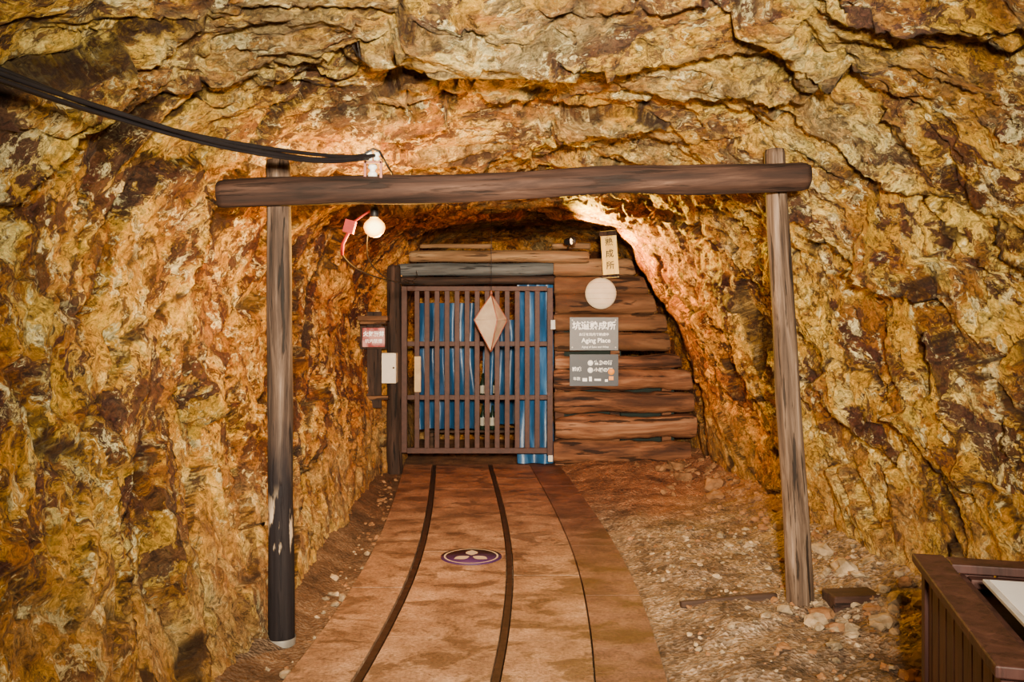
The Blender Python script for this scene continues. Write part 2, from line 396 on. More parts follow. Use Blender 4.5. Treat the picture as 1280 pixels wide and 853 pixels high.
# ------------------------------------------------------------------ logs / frame
def log(name, p0, p1, r0, r1, mat, seed=0, lump=0.07, n=36, flat=0.0, bow=0.0):
    p0, p1 = Vector(p0), Vector(p1); L = (p1 - p0).length; m = max(20, int(L / 0.03)); vv = []
    for i in range(m + 1):
        t = i / m; z = L * t; r = r0 + (r1 - r0) * t
        e = min(t * L, (1 - t) * L); 
        if e < 0.012: r *= 0.90 + 0.1 * e / 0.012
        ox = bow * math.sin(math.pi * t) + 0.014 * noise.noise(Vector((seed, z * 1.3, 0))); oy = 0.014 * noise.noise(Vector((seed, 9, z * 1.3)))
        for j in range(n):
            a = 2 * math.pi * j / n; ca, sa = math.cos(a), math.sin(a)
            rr = r * (1 + lump * noise.noise(Vector((ca * 1.2 + seed, sa * 1.2, z * 2.2))) + 0.07 * noise.noise(Vector((ca * 5 + seed, sa * 5, z * 0.9)))
                      - 0.14 * max(0, noise.noise(Vector((ca * 8, sa * 8 + seed, z * 0.7))) - 0.2))
            vv.append((ox + rr * ca, oy + rr * sa, z))
    ff = [(i * n + j, i * n + (j + 1) % n, (i + 1) * n + (j + 1) % n, (i + 1) * n + j) for i in range(m) for j in range(n)]
    ff += [tuple(reversed(range(n))), tuple(m * n + j for j in range(n))]
    o = new_obj(name, vv, ff, [mat], None, [True] * (m * n) + [False, False])
    o.matrix_world = Matrix.Translation(p0) @ (p1 - p0).to_track_quat('Z', 'Y').to_matrix().to_4x4()
    return o
def darkfoot(g, c, col):
    Z = g.node('ShaderNodeSeparateXYZ', {0: c}).outputs[2]
    f = g.math('ADD', Z, g.math('MULTIPLY', g.math('SUBTRACT', g.noise(g.mapping(c, scale=(9, 9, 1.5)), 1.5, 5), 0.5), 0.9))
    col = g.mix(g.rng(f, 1.35, 0.8, 0, 0.96), col, (0.006, 0.004, 0.005))
    m2 = g.math('MULTIPLY', g.rng(g.noise(g.mapping(c, scale=(14, 14, 3)), 1.2, 5), 0.54, 0.60), g.math('MULTIPLY', g.rng(Z, 0.35, 0.5), g.rng(Z, 0.85, 0.65)))
    return g.mix(m2, col, (0.42, 0.30, 0.19))
w_post = wood_mat('weathered_post_wood', [(0.34, (0.011, 0.007, 0.005)), (0.48, (0.040, 0.023, 0.015)), (0.60, (0.09, 0.056, 0.037)), (0.72, (0.19, 0.13, 0.092))], scale=(11, 11, 0.8), tweak=darkfoot)
w_post2 = wood_mat('weathered_right_post_wood', [(0.34, (0.015, 0.008, 0.005)), (0.48, (0.058, 0.034, 0.021)), (0.60, (0.12, 0.076, 0.050)), (0.72, (0.23, 0.16, 0.115))], scale=(11, 11, 0.8))
w_beam = wood_mat('dark_beam_wood', [(0.34, (0.006, 0.003, 0.002)), (0.5, (0.021, 0.009, 0.0055)), (0.62, (0.045, 0.021, 0.013)), (0.76, (0.11, 0.06, 0.038))], crack=0.6)
fr = empty('timber_support_frame', (0, 4.6, 0))
parent(log('left_post', (-1.18, 4.50, -0.07), (-1.20, 4.52, 2.42), 0.066, 0.062, w_post, 1), fr)
parent(log('right_post', (1.575, 4.80, 0.02), (1.445, 4.86, 2.54), 0.074, 0.055, w_post2, 5), fr)
parent(log('crossbeam', (-1.47, 4.40, 2.225), (1.575, 4.70, 2.37), 0.070, 0.076, w_beam, 9, lump=0.15), fr)
b = B(); b.lathe((-1.18, 4.5, 0), [(0.072, -0.06), (0.074, -0.03), (0.073, -0.02)], 0, 32)
parent(b.obj('foot_collar', [flat_mat('galvanized_collar', (0.30, 0.27, 0.23), 0.45, 0.6)]), fr)
w_sill = wood_mat('old_sill_wood', [(0.3, (0.018, 0.009, 0.006)), (0.5, (0.04, 0.021, 0.014)), (0.7, (0.08, 0.045, 0.029))], scale=(9, 9, 0.8))
lg = log('fallen_log', (0.92, 4.80, 0.045), (1.46, 4.86, 0.055), 0.022, 0.036, w_sill, 11, 0.5)
b = B(); b.box((1.83, 4.74, 0.085), (0.27, 0.16, 0.10), 0, (0, 0, R(6)))
b.obj('timber_offcut', [wood_mat('offcut_wood', [(0.3, (0.016, 0.007, 0.005)), (0.7, (0.06, 0.027, 0.018))], scale=(1, 9, 9))], 0.01)

# ------------------------------------------------------------------ cables on insulator
black = flat_mat('black_rubber_cable', (0.006, 0.005, 0.006), 0.5, 0, 0.3, spec=0.25)
key = [(-2.1, 1.2, 2.62), (-1.85, 1.9, 2.42), (-1.53, 2.62, 2.335), (-1.38, 3.0, 2.31), (-1.19, 3.4, 2.30), (-0.98, 3.85, 2.325), (-0.82, 4.15, 2.36), (-0.70, 4.36, 2.41)]
def smooth_path(K, n=60):
    K = [Vector(k) for k in K]; out = []
    for s_ in range(n + 1):
        u = s_ / n * (len(K) - 1); i = min(int(u), len(K) - 2); t = u - i
        p0, p1, p2, p3 = K[max(i - 1, 0)], K[i], K[i + 1], K[min(i + 2, len(K) - 1)]
        out.append(0.5 * ((2 * p1) + (-p0 + p2) * t + (2 * p0 - 5 * p1 + 4 * p2 - p3) * t * t + (-p0 + 3 * p1 - 3 * p2 + p3) * t ** 3))
    return out
cb = empty('power_cable_bundle', (-0.7, 4.36, 2.41))
base = smooth_path(key, 90)
for k, (dx, dz, r, ph) in enumerate([(0, 0.012, 0.009, 0), (0.012, -0.004, 0.009, 2), (-0.012, -0.010, 0.008, 4), (0.004, -0.022, 0.007, 5)]):
    pts = [p + Vector((dx + 0.006 * math.sin(i * 0.13 + ph), 0, dz * (1.3 - 0.9 * i / 90) + 0.007 * math.sin(i * 0.11 + ph * 2))) for i, p in enumerate(base)]
    b = B(); b.tube(pts, r, 0, 10); parent(b.obj('cable_%d' % (k + 1), [black]), cb)
white_c = flat_mat('white_porcelain', (0.6, 0.57, 0.52), 0.25, 0, 0.08)
redp = flat_mat('red_plastic', (0.20, 0.008, 0.005), 0.6, 0, 0.2, spec=0.2)
pinkm = flat_mat('faded_red_bracket', (0.22, 0.07, 0.042), 0.6, 0, 0.3)
b = B()
b.box((-0.70, 4.44, 2.305), (0.085, 0.02, 0.012), 1); b.box((-0.74, 4.44, 2.35), (0.012, 0.02, 0.10), 1); b.box((-0.66, 4.44, 2.35), (0.012, 0.02, 0.10), 1)
b.box((-0.70, 4.44, 2.395), (0.085, 0.02, 0.012), 1)
for zz in (2.315, ):
    b.lathe((-0.70, 4.42, zz + 0.005), [(0.0001, 0), (0.022, 0), (0.024, 0.015), (0.014, 0.024), (0.014, 0.034), (0.024, 0.042), (0.020, 0.058), (0.0001, 0.06)], 0, 20)
b.lathe((-0.715, 4.39, 2.395), [(0.0001, 0), (0.018, 0), (0.020, 0.015), (0.012, 0.022), (0.020, 0.03), (0.016, 0.045), (0.0001, 0.046)], 0, 20)
b.lathe((-0.675, 4.39, 2.395), [(0.0001, 0), (0.014, 0), (0.017, 0.012), (0.010, 0.02), (0.017, 0.028), (0.013, 0.04), (0.0001, 0.041)], 0, 20)
b.tube([(-0.80, 4.38, 2.415), (-0.74, 4.37, 2.42), (-0.69, 4.37, 2.45), (-0.66, 4.38, 2.44), (-0.64, 4.42, 2.40)], 0.006, 2)
b.tube([(-0.64, 4.42, 2.40), (-0.62, 4.5, 2.36), (-0.62, 4.7, 2.33), (-0.72, 5.1, 2.36), (-0.76, 5.15, 2.33)], 0.005, 2)
b.obj('cable_insulator', [white_c, pinkm, black])

# ------------------------------------------------------------------ bulb lamp
L1 = Vector((-0.805, 5.15, 2.145))
b = B()
b.lathe(L1, [(0.0001, -0.064), (0.028, -0.058), (0.053, -0.036), (0.064, -0.005), (0.059, 0.018), (0.042, 0.037), (0.025, 0.05), (0.02, 0.06)], 0, 28)
b.lathe(L1, [(0.022, 0.055), (0.026, 0.06), (0.026, 0.10), (0.018, 0.12), (0.0001, 0.125)], 1, 20)
b.tube([L1 + Vector((0, 0, .12)), L1 + Vector((0.02, 0, .16)), L1 + Vector((0.05, 0, .19)), L1 + Vector((0.045, 0, .32))], 0.006, 1)
b.tube([L1 + Vector((0, 0, .11)), L1 + Vector((-.06, 0, .07)), L1 + Vector((-.12, .0, .03))], 0.006, 2)
b.box(L1 + Vector((-.145, 0, 0.0)), (0.06, 0.05, 0.075), 2, (0, R(15), 0))
b.tube([L1 + Vector((-.15, 0, -.03)), L1 + Vector((-.19, 0.02, -.10)), L1 + Vector((-.2, 0.05, -.16))], 0.010, 2)
b.tube(smooth_path([L1 + Vector((-.2, 0.05, -.16)), L1 + Vector((-.17, 0.3, -.22)), L1 + Vector((-.1, .8, -.26)), L1 + Vector((-.02, 1.8, -.26)), L1 + Vector((-.1, 3.0, -.2)), L1 + Vector((-.32, 4.0, -.12))], 30), 0.005, 1, 6)
b.tube(smooth_path([L1 + Vector((-.02, 0.0, .10)), L1 + Vector((-.1, 0.4, -.16)), L1 + Vector((-.02, 1.1, -.28)), L1 + Vector((-.0, 2.2, -.2)), L1 + Vector((-.2, 4.1, -.03))], 30), 0.004, 1, 6)
g = G('glowing_bulb')
lw = g.node('ShaderNodeLayerWeight', {'Blend': 0.5}).outputs['Facing']
g.set(g.b.inputs['Emission Color'], g.ramp(lw, [(0.10, (1, 0.80, 0.28)), (0.45, (0.75, 0.33, 0.03)), (0.85, (0.35, 0.10, 0.003))])); g.b.inputs['Emission Strength'].default_value = 9
g.fin((0.3, 0.15, 0.03), 0.5, spec=0.1)
b.obj('hanging_bulb_lamp', [g.mat, black, redp])
def point(name, loc, e, col, r=0.05):
    l = bpy.data.lights.new(name, 'POINT'); l.energy = e; l.color = col; l.shadow_soft_size = r
    o = bpy.data.objects.new(name, l); o.location = loc; scene.collection.objects.link(o); return o
point('bulb_light', L1 + Vector((0.03, 0.12, -0.10)), 230, (1, 0.45, 0.06), 0.04)

# ------------------------------------------------------------------ far end: plank wall, gate
K = 9.6 / F
def bw(px, py, y=9.6):     # measured on the bulkhead plane
    return Vector(((px - 640) * y / F, y, 1.6 - (py - 400) * y / F))
# small floodlight on the bulkhead head, washing the arch
fl = Vector((0.62, 8.95, 2.40)); aim = Vector((1.45, 8.15, 2.42))
q = (aim - fl).to_track_quat('-Z', 'Y')
b = B(); Mq = q.to_matrix()
b.lathe(fl, [(0.0001, 0.10), (0.03, 0.10), (0.036, 0.07), (0.036, 0.03), (0.05, 0.0), (0.046, 0.0), (0.032, 0.028)], 0, 20, Mq)
b.lathe(fl, [(0.0001, 0.024), (0.031, 0.027)], 1, 20, Mq)
b.tube([fl + Vector((0, 0.03, 0)), fl + Vector((-.02, .2, -.02)), fl + Vector((-.02, .5, -.03))], 0.010, 0)
b.obj('arch_floodlight', [black, emit_mat('floodlight_lens', (1, .6, .15), 4)])
sl = bpy.data.lights.new('arch_flood', 'SPOT'); sl.energy = 1000; sl.color = (1, 0.55, 0.03); sl.spot_size = R(135); sl.spot_blend = 0.8; sl.shadow_soft_size = 0.03
so = bpy.data.objects.new('arch_flood', sl); so.location = fl + (aim - fl).normalized() * 0.03; so.rotation_euler = q.to_euler(); scene.collection.objects.link(so)

pl_top = wood_mat('pale_plank_wood', [(0.3, (0.065, 0.028, 0.011)), (0.5, (0.155, 0.073, 0.030)), (0.7, (0.26, 0.14, 0.065))], scale=(0.7, 5, 5), k=.85)
pl_mid = wood_mat('brown_plank_wood', [(0.3, (0.036, 0.014, 0.006)), (0.5, (0.100, 0.041, 0.016)), (0.7, (0.18, 0.080, 0.033))], scale=(0.7, 5, 5), k=.85)
pl_low = wood_mat('red_brown_plank_wood', [(0.32, (0.015, 0.006, 0.003)), (0.46, (0.066, 0.024, 0.011)), (0.58, (0.17, 0.064, 0.026)), (0.70, (0.31, 0.15, 0.075))], scale=(0.6, 5, 5), k=.85)
b = B()
arch_py = [310, 325, 345, 366, 391, 415, 440, 463, 489, 520, 552, 590]
arch_px = [776, 786, 799, 813, 826, 836, 842, 858, 868, 870, 866, 864]
rows = [(323, 345, 0), (345, 368, 1), (367, 392, 1), (392, 415, 1), (416, 439, 1), (443, 461, 2), (463, 487, 2), (490, 517, 2), (520, 549, 2), (552, 588, 2)]
for ri, (t0, t1, mi) in enumerate(rows):
    n = 70; vv = []; amp = 0.014 if mi < 2 else 0.045; xl = 692 + (ri * 7 % 3)
    dxe = [0, 3, -3, 4, -4, 2, 3, -2, 4, -3][ri]
    cs = [(0.06, -1), (0.03, -1), (0.000, -.93), (-0.026, -.72), (-0.045, -.3), (-0.045, .3), (-0.026, .72), (0.000, .93), (0.03, 1), (0.06, 1)]; k = len(cs)
    for i in range(n + 1):
        u = i / n; xr0 = np.interp((t0 + t1) / 2, arch_py, arch_px) + dxe
        x = (xl + (xr0 - xl) * u - 640) * K
        zt = 1.6 - (t0 - 400) * K + amp * noise.noise(Vector((x * 2.4, ri * 3.7, 0))) + 0.3 * amp * noise.noise(Vector((x * 9, ri, 4)))
        zb = 1.6 - (t1 - 400) * K + amp * noise.noise(Vector((x * 2.4, ri * 3.7 + 3.1, 0))) + 0.3 * amp * noise.noise(Vector((x * 9, ri, 8)))
        zb = max(zb, 0.02)
        e = 1 - max(0, 1 - min(u, 1 - u) / 0.03) * 0.15
        zc, hz = (zt + zb) / 2, (zt - zb) / 2 * e; yo = 9.6 + 0.03 * (ri % 2) + 0.02 * noise.noise(Vector((x * 2, ri * 7, 1)))
        for (sy_, sz_) in cs:
            z_ = zc + hz * sz_; pyz = 400 + (1.6 - z_) / K
            xe = 0.5 * float(np.interp(pyz, arch_py, arch_px)) + 0.5 * xr0; xx = (xl + (xe - xl) * u - 640) * K
            bul = 0.014 * noise.noise(Vector((x * 3, z_ * 9, ri * 2.0))) * (1 if sy_ < 0 else 0)
            vv.append((xx, yo + sy_ + bul, z_))
    ff = [(i * k + j, (i + 1) * k + j, (i + 1) * k + (j + 1) % k, i * k + (j + 1) % k) for i in range(n) for j in range(k)]
    ff += [tuple(reversed(range(k))), tuple(n * k + j for j in range(k))]
    b.add(vv, ff, mi, True)
# studs behind the planks
for px in (700, 770, 835): b.box(((px - 640) * K, 9.72, 1.0 if px < 800 else 0.6), (0.1, 0.06, 2.0 if px < 800 else 1.2), 2)
b.obj('plank_bulkhead', [pl_top, pl_mid, pl_low])
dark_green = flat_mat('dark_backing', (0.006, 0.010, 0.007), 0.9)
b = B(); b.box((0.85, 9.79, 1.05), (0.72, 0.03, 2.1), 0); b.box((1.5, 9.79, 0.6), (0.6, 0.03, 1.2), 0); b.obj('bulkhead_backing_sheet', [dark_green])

gf = empty('gate_frame', (0, 9.6, 0))
w_dk = wood_mat('dark_gatepost_wood', [(0.3, (0.008, 0.005, 0.004)), (0.55, (0.028, 0.014, 0.009)), (0.75, (0.07, 0.035, 0.023))])
w_hd = wood_mat('header_log_wood', [(0.3, (0.07, 0.032, 0.013)), (0.5, (0.15, 0.080, 0.035)), (0.72, (0.27, 0.165, 0.08))])
w_gr = wood_mat('grey_lintel_wood', [(0.3, (0.035, 0.033, 0.032)), (0.6, (0.09, 0.088, 0.085)), (0.8, (0.15, 0.145, 0.135))])
parent(log('gate_post_left', bw(494, 596, 9.5), bw(492, 332, 9.5), 0.085, 0.075, w_dk, 21), gf)
parent(log('header_log', bw(512, 321, 9.52), bw(736, 321, 9.52), 0.062, 0.068, w_hd, 22), gf)
parent(log('upper_batten', bw(525, 308, 9.6), bw(615, 308, 9.6), 0.022, 0.028, w_hd, 23), gf)
parent(log('short_header_log', bw(690, 308, 9.62), bw(738, 309, 9.62), 0.03, 0.035, w_hd, 27), gf)
parent(log('grey_lintel', bw(498, 338, 9.72), bw(694, 336, 9.72), 0.07, 0.07, w_gr, 24, lump=0.04), gf)
parent(log('lower_lintel', bw(500, 351, 9.66), bw(694, 350, 9.66), 0.048, 0.048, w_dk, 25, lump=0.04), gf)
b = B(); b.box(bw(688, 530, 9.56), (0.05, 0.04, 0.82), 0); b.box(bw(688, 430, 9.58), (0.05, 0.05, 1.0), 1)
parent(b.obj('latch_post', [flat_mat('pale_post_paint', (0.55, 0.45, 0.34), 0.6), w_dk], 0.004), gf)

gm = flat_mat('maroon_gate_paint', (0.042, 0.016, 0.011), 0.6, 0.0, 0.35, 20, spec=0.2)
b = B(); gy = 9.44; KG = gy / F
def gb(x0, y0, x1, y1, d=0.04, dyo=0.0, mi=0):
    b.box((((x0 + x1) / 2 - 640) * KG, gy + dyo, 1.6 - ((y0 + y1) / 2 - 400) * KG), ((x1 - x0) * KG, d, (y1 - y0) * KG), mi)
gb(502, 358, 509, 566, .05); gb(684, 360, 691, 569, .05)
gb(509, 358, 684, 364); gb(509, 560, 684, 567)
for yv in (430, 497): gb(509, yv - 3, 684, yv + 3, 0.03, 0.012)
nb = 13
for i in range(nb):
    x = 509 + (684 - 509) * (i + 1) / (nb + 1); gb(x - 3.1, 364, x + 3.1, 560, 0.028, -0.014)
gb(688, 400, 694, 412, 0.05, -0.03, 1)
b.obj('barred_gate', [gm, flat_mat('padlock_metal', (0.22, 0.20, 0.17), 0.5, 0.3)], 0.004)

# blue sheets and stores behind gate
def tarp_mat():
    g = G('blue_tarpaulin'); c = g.coord(); n = g.noise(g.mapping(c, scale=(5, 5, 1)), 2, 6, 0.6)
    return g.fin(g.ramp(n, [(0.3, (0.004, 0.018, 0.045)), (0.55, (0.011, 0.060, 0.15)), (0.75, (0.06, 0.15, 0.28))]), 0.4, g.bump(n, 0.5, 0.02))
tarp = tarp_mat()
def sheet(name, x0, x1, z0, z1, y, seed, amp=0.06, bot=0.0):
    nx, nz = 60, 24; vv = []
    for i in range(nx + 1):
        for j in range(nz + 1):
            u, v = i / nx, j / nz; x = x0 + (x1 - x0) * u; z = z0 + (z1 - z0) * v
            yy_ = y + amp * (math.sin(u * (x1 - x0) * 28 + seed + 0.8 * math.sin(v * 4 + seed)) * 0.6 + noise.noise(Vector((x * 6, z * 1.5, seed)))) - bot * max(0, 0.25 - v) ** 1.0
            vv.append((x + 0.02 * noise.noise(Vector((z * 2, seed, u * 3))), yy_, z))
    ff = [(i * (nz + 1) + j, (i + 1) * (nz + 1) + j, (i + 1) * (nz + 1) + j + 1, i * (nz + 1) + j + 1) for i in range(nx) for j in range(nz)]
    return new_obj(name, vv, ff, [tarp], None, True)
sheet('blue_tarpaulin', 0.06, 0.46, 0.004, 2.05, 9.86, 2.0, 0.05, 0.3)
sheet('blue_tarpaulin.001', -1.12, -0.42, 0.30, 1.80, 10.5, 5.0, 0.08)
sheet('blue_tarpaulin.002', -0.38, 0.10, 0.25, 1.6, 11.4, 8.0, 0.07)
rackm = wood_mat('store_rack_wood', [(0.3, (0.02, 0.011, 0.007)), (0.7, (0.08, 0.04, 0.022))], scale=(1, 8, 8))
b = B()
for x in (-1.0, -0.3, 0.3): b.box((x, 11.0, 0.35), (0.05, 0.05, 0.8))
for z in (0.22, 0.62): b.box((-0.35, 11.0, z), (1.4, 0.30, 0.03))
b.obj('storage_rack', [rackm], 0.004)
glass = flat_mat('dark_bottle_glass', (0.01, 0.02, 0.012), 0.15); lab = flat_mat('paper_label', (0.4, 0.35, 0.27), 0.8)
b = B()
for i, (x, z) in enumerate([(-0.36, .636), (-.2, .636), (-.36, .236), (-.24, .236)]):
    b.lathe((x, 10.95, z), [(0.0001, 0), (0.036, 0), (0.038, 0.01), (0.038, 0.18), (0.014, 0.24), (0.014, 0.30), (0.0001, 0.30)], 0, 16)
    b.lathe((x, 10.95, z), [(0.039, 0.05), (0.039, 0.15)], 1, 16)
b.obj('sake_bottles', [glass, lab])
b = B(); b.box(bw(522, 468, 9.40), (0.07, 0.015, 0.38)); b.obj('wooden_tally_board', [flat_mat('pale_board_wood', (0.36, 0.23, 0.10), 0.7)], 0.003)

# ------------------------------------------------------------------ hanging paper diamond
paper = G('lantern_paper'); pn = paper.noise(paper.coord(), 9, 4)
paper.fin(paper.ramp(pn, [(0.3, (0.26, 0.17, 0.105)), (0.7, (0.40, 0.285, 0.185))]), 0.7)
ribs = flat_mat('copper_red_frame', (0.20, 0.055, 0.03), 0.5)
dc = Vector((-0.205, 8.5, 1.6)); 
top, bot = dc + Vector((0.005, 0, 0.245)), dc + Vector((0, 0, -0.31)); ang = -68; ring = []
for j in range(4):
    a = R(ang + 90 * j); ring.append(dc + Vector((0.17 * math.cos(a), 0.17 * math.sin(a), 0.0 + 0.0)))
b = B(); b.add([top, bot] + ring, [(0, 2, 3), (0, 3, 4), (0, 4, 5), (0, 5, 2), (1, 3, 2), (1, 4, 3), (1, 5, 4), (1, 2, 5)], 0)
for j in range(4):
    b.tube([top, ring[j]], 0.006, 1, 6); b.tube([bot, ring[j]], 0.006, 1, 6); b.tube([ring[j], ring[(j + 1) % 4]], 0.004, 0, 6)
b.tube([top, top + Vector((0, 0, 0.9))], 0.003, 2, 6); b.tube([top, top + Vector((0, 0, .04))], [0.014, 0.006], 1, 8)
b.obj('hanging_diamond_lantern', [paper.mat, ribs, black])

# ------------------------------------------------------------------ round lamp, scroll, signs
b = B(); rc = bw(751, 367, 9.40)
b.ball(rc, 0.168, 0, 28, (1, 0.35, 1)); b.tube([rc + Vector((0, .05, 0)), rc + Vector((0, .14, 0))], 0.05, 1, 16)
for k in range(1, 6):
    zz = -0.168 + 0.056 * k; rr = math.sqrt(max(0, 0.168 ** 2 - zz ** 2))
    b.tube([rc + Vector((rr * 1.004 * math.cos(2 * math.pi * j / 32), rr * 0.355 * math.sin(2 * math.pi * j / 32), zz)) for j in range(33)], 0.0018, 2, 5)
b.obj('round_paper_lantern', [flat_mat('white_lantern_paper', (0.52, 0.42, 0.29), 0.7, 0, 0.08), black, flat_mat('bamboo_hoop', (0.4, 0.28, 0.18), 0.7)])
sc = empty('wooden_name_plaque', bw(762, 318, 9.35))
b = B(); b.box(bw(762, 318, 9.35), (0.17, 0.02, 0.50), 0, (0, R(-4), 0)); b.box(bw(760, 292, 9.34), (0.19, 0.02, 0.05), 1, (0, R(-4), 0)); b.box(bw(763, 345, 9.34), (0.19, 0.02, 0.03), 1, (0, R(-4), 0))
b.tube([bw(762, 318, 9.36), bw(762, 318, 9.54)], 0.015, 1)
plq = wood_mat('plaque_wood', [(0.3, (0.50, 0.30, 0.06)), (0.7, (0.80, 0.56, 0.16))], scale=(9, 9, 1), crack=0.3)
parent(b.obj('board', [plq, w_dk], 0.003), sc)
ink = flat_mat('black_ink', (0.02, 0.015, 0.012), 0.8)
for i, ch in enumerate('熟成所'): text(ch, bw(762, 303, 9.335) + Vector((0.008 * i - .008, 0, -0.125 * i)), 0.09, ink, (90, -4, 0), sc, bold=0.001)

sgm = flat_mat('grey_aluminium_sign', (0.10, 0.095, 0.095), 0.5, 0.0, 0.12); sgd = flat_mat('dark_grey_sign', (0.024, 0.024, 0.031), 0.5, 0.0, 0.12)
wt = flat_mat('white_lettering', (0.9, 0.88, 0.85), 0.6, 0, 0.03)
orng = flat_mat('orange_print', (0.7, 0.25, 0.03), 0.6)
s1 = empty('aging_place_sign', bw(742, 418, 9.5))
b = B(); b.box(bw(742.5, 417.5, 9.5), (60 * K, 0.012, 41 * K), 0); b.box(bw(742.5, 417.5, 9.525), (0.3, 0.04, 0.2), 0)
for dx in (-27, 27):
    for dz in (-17, 17): b.lathe(bw(742.5 + dx, 417.5 + dz, 9.492), [(0.0001, 0.004), (0.007, 0.002), (0.008, 0)], 1, 10, Euler((R(90), 0, 0)).to_matrix())
parent(b.obj('panel', [sgm, white_c], 0.002), s1)
text('坑道熟成所', bw(742.5, 408, 9.49), 0.094, wt, par=s1, bold=0.002)
text('お酒を坑内で熟成中', bw(742.5, 418.5, 9.49), 0.036, wt, par=s1, bold=0.0005)
text('Aging Place', bw(745, 426, 9.49), 0.068, wt, par=s1, bold=0.001)
text('Aging of Sake and Wine', bw(744, 434, 9.49), 0.030, wt, par=s1)
s2 = empty('storage_guide_sign', bw(742, 463, 9.5))
b = B(); b.box(bw(742.5, 463, 9.5), (60 * K, 0.012, 39 * K), 0); b.box(bw(742.5, 463, 9.525), (0.3, 0.04, 0.2), 0)
E90 = Euler((R(90), 0, 0)).to_matrix()
for yy_ in (454, 463): b.lathe(bw(738, yy_, 9.491), [(0.0001, 0.002), (0.03, 0.002), (0.03, 0.0)], 1, 24, E90)
b.box(bw(731, 475, 9.491), (0.05, 0.004, 0.035), 1); b.box(bw(738, 474, 9.491), (0.03, 0.004, 0.05), 1); b.box(bw(747, 475, 9.491), (0.07, 0.004, 0.02), 1)
b.lathe(bw(764, 465, 9.491), [(0.0001, 0.002), (0.035, 0.002), (0.035, 0.0)], 2, 24, E90); b.box(bw(764, 473, 9.491), (0.05, 0.004, 0.04), 2); b.box(bw(758, 476, 9.491), (0.03, 0.004, 0.025), 1)
parent(b.obj('panel', [sgd, wt, orng], 0.0), s2)
text('熟成', bw(721, 462, 9.49), 0.05, wt, par=s2, bold=0.001); text('年数', bw(721, 474, 9.49), 0.04, wt, par=s2)
text('鹿角の酒', bw(754, 454, 9.49), 0.05, wt, par=s2, bold=0.001); text('小坂の酒', bw(754, 463, 9.49), 0.05, wt, par=s2, bold=0.001)

# left side boxes
nb_ = empty('notice_box', bw(467, 422, 9.1))
b = B(); y9 = 9.1; k9 = y9 / F
b.box(bw(467, 422, y9), (33 * k9, 0.03, 29 * k9), 0); b.box(bw(467, 422, y9 - .017), (28 * k9, 0.004, 24 * k9), 1)
b.box(bw(467, 398, y9 - .04), (37 * k9, 0.14, 0.05), 2); b.box(bw(467, 403.5, y9 - .04), (32 * k9, 0.12, 0.03), 2)
b.box(bw(471, 497, y9), (30 * k9, 0.12, 0.035), 2); b.box(bw(468, 450, y9 + .05), (18 * k9, 0.03, 1.0), 0)
gr = G('glossy_red_notice'); gn = gr.noise(gr.coord(), 7, 3)
gr.fin(gr.ramp(gn, [(0.42, (0.20, 0.012, 0.012)), (0.60, (0.42, 0.18, 0.15))]), 0.25)  # whitish glare painted into the red as pale patches
parent(b.obj('board', [w_dk, gr.mat, pl_mid], 0.004), nb_)
text('火気厳禁', bw(467, 418, y9 - .02), 0.055, wt, par=nb_, bold=0.001); text('坑内禁煙', bw(467, 427, y9 - .02), 0.045, wt, par=nb_)
b = B(); b.box(bw(482, 460, 9.25), (29 * k9, 0.16, 38 * k9), 0); b.box(bw(482, 460, 9.165), (25 * k9, 0.008, 34 * k9), 0); b.lathe(bw(492, 460, 9.16), [(0.0001, 0.01), (0.01, 0.008), (0.01, 0)], 1, 12, E90)
b.obj('white_switch_box', [flat_mat('cream_enamel', (0.52, 0.43, 0.32), 0.45, 0, 0.06), rust], 0.006)

# ------------------------------------------------------------------ brown slatted box with panel (right foreground)
brn = wood_mat('maroon_painted_slats', [(0.3, (0.016, 0.006, 0.005)), (0.55, (0.035, 0.013, 0.0105)), (0.8, (0.07, 0.029, 0.023))], scale=(10, 10, 1.2), rough=0.55, bump=0.3, dist=0.006, crack=0.4)
A = Vector((1.405, 3.0, 0)); u = Vector((-0.25, -0.968, 0)).normalized(); v = Vector((0.968, -0.25, 0)).normalized()
yaw = math.atan2(v.y, v.x); H = 0.79; Lu, Lv = 0.93, 0.75
def at(a, c, z): return A + u * a + v * c + Vector((0, 0, z))
gd = empty('slatted_sign_box', at(Lu / 2, Lv / 2, 0))
b = B(); rz = (0, 0, yaw)
ns = 9
for i in range(ns):
    w = Lu / ns
    for cc in (0.015, Lv - 0.015): b.box(at(w * (i + .5), cc, 0.40), (0.022, w - 0.010, 0.72), 0, rz)
for i in range(7):
    w = Lv / 7
    for aa in (0.015, Lu - 0.015): b.box(at(aa, w * (i + .5), 0.40), (w - 0.010, 0.022, 0.72), 0, rz)
for aa in (0.02, Lu - .02):
    for cc in (0.02, Lv - .02): b.box(at(aa, cc, 0.385), (0.055, 0.055, 0.75), 0, rz)
for cc in (0.02, Lv - 0.02): b.box(at(Lu / 2, cc, H - 0.015), (0.10, Lu + 0.10, 0.03), 0, rz)
for aa in (0.02, Lu - 0.02): b.box(at(aa, Lv / 2, H - 0.015), (Lv - 0.144, 0.10, 0.03), 0, rz)
for cc in (0.09, Lv - 0.09): b.box(at(Lu / 2, cc, H - 0.05), (0.05, Lu - 0.1, 0.03), 0, rz)
for aa in (0.09, Lu - 0.09): b.box(at(aa, Lv / 2, H - 0.05), (Lv - 0.24, 0.05, 0.03), 0, rz)
b.box(at(Lu / 2, Lv / 2, H - 0.10), (Lv - 0.08, Lu - 0.08, 0.02), 0, rz)
parent(b.obj('slatted_case', [brn], 0.004), gd)
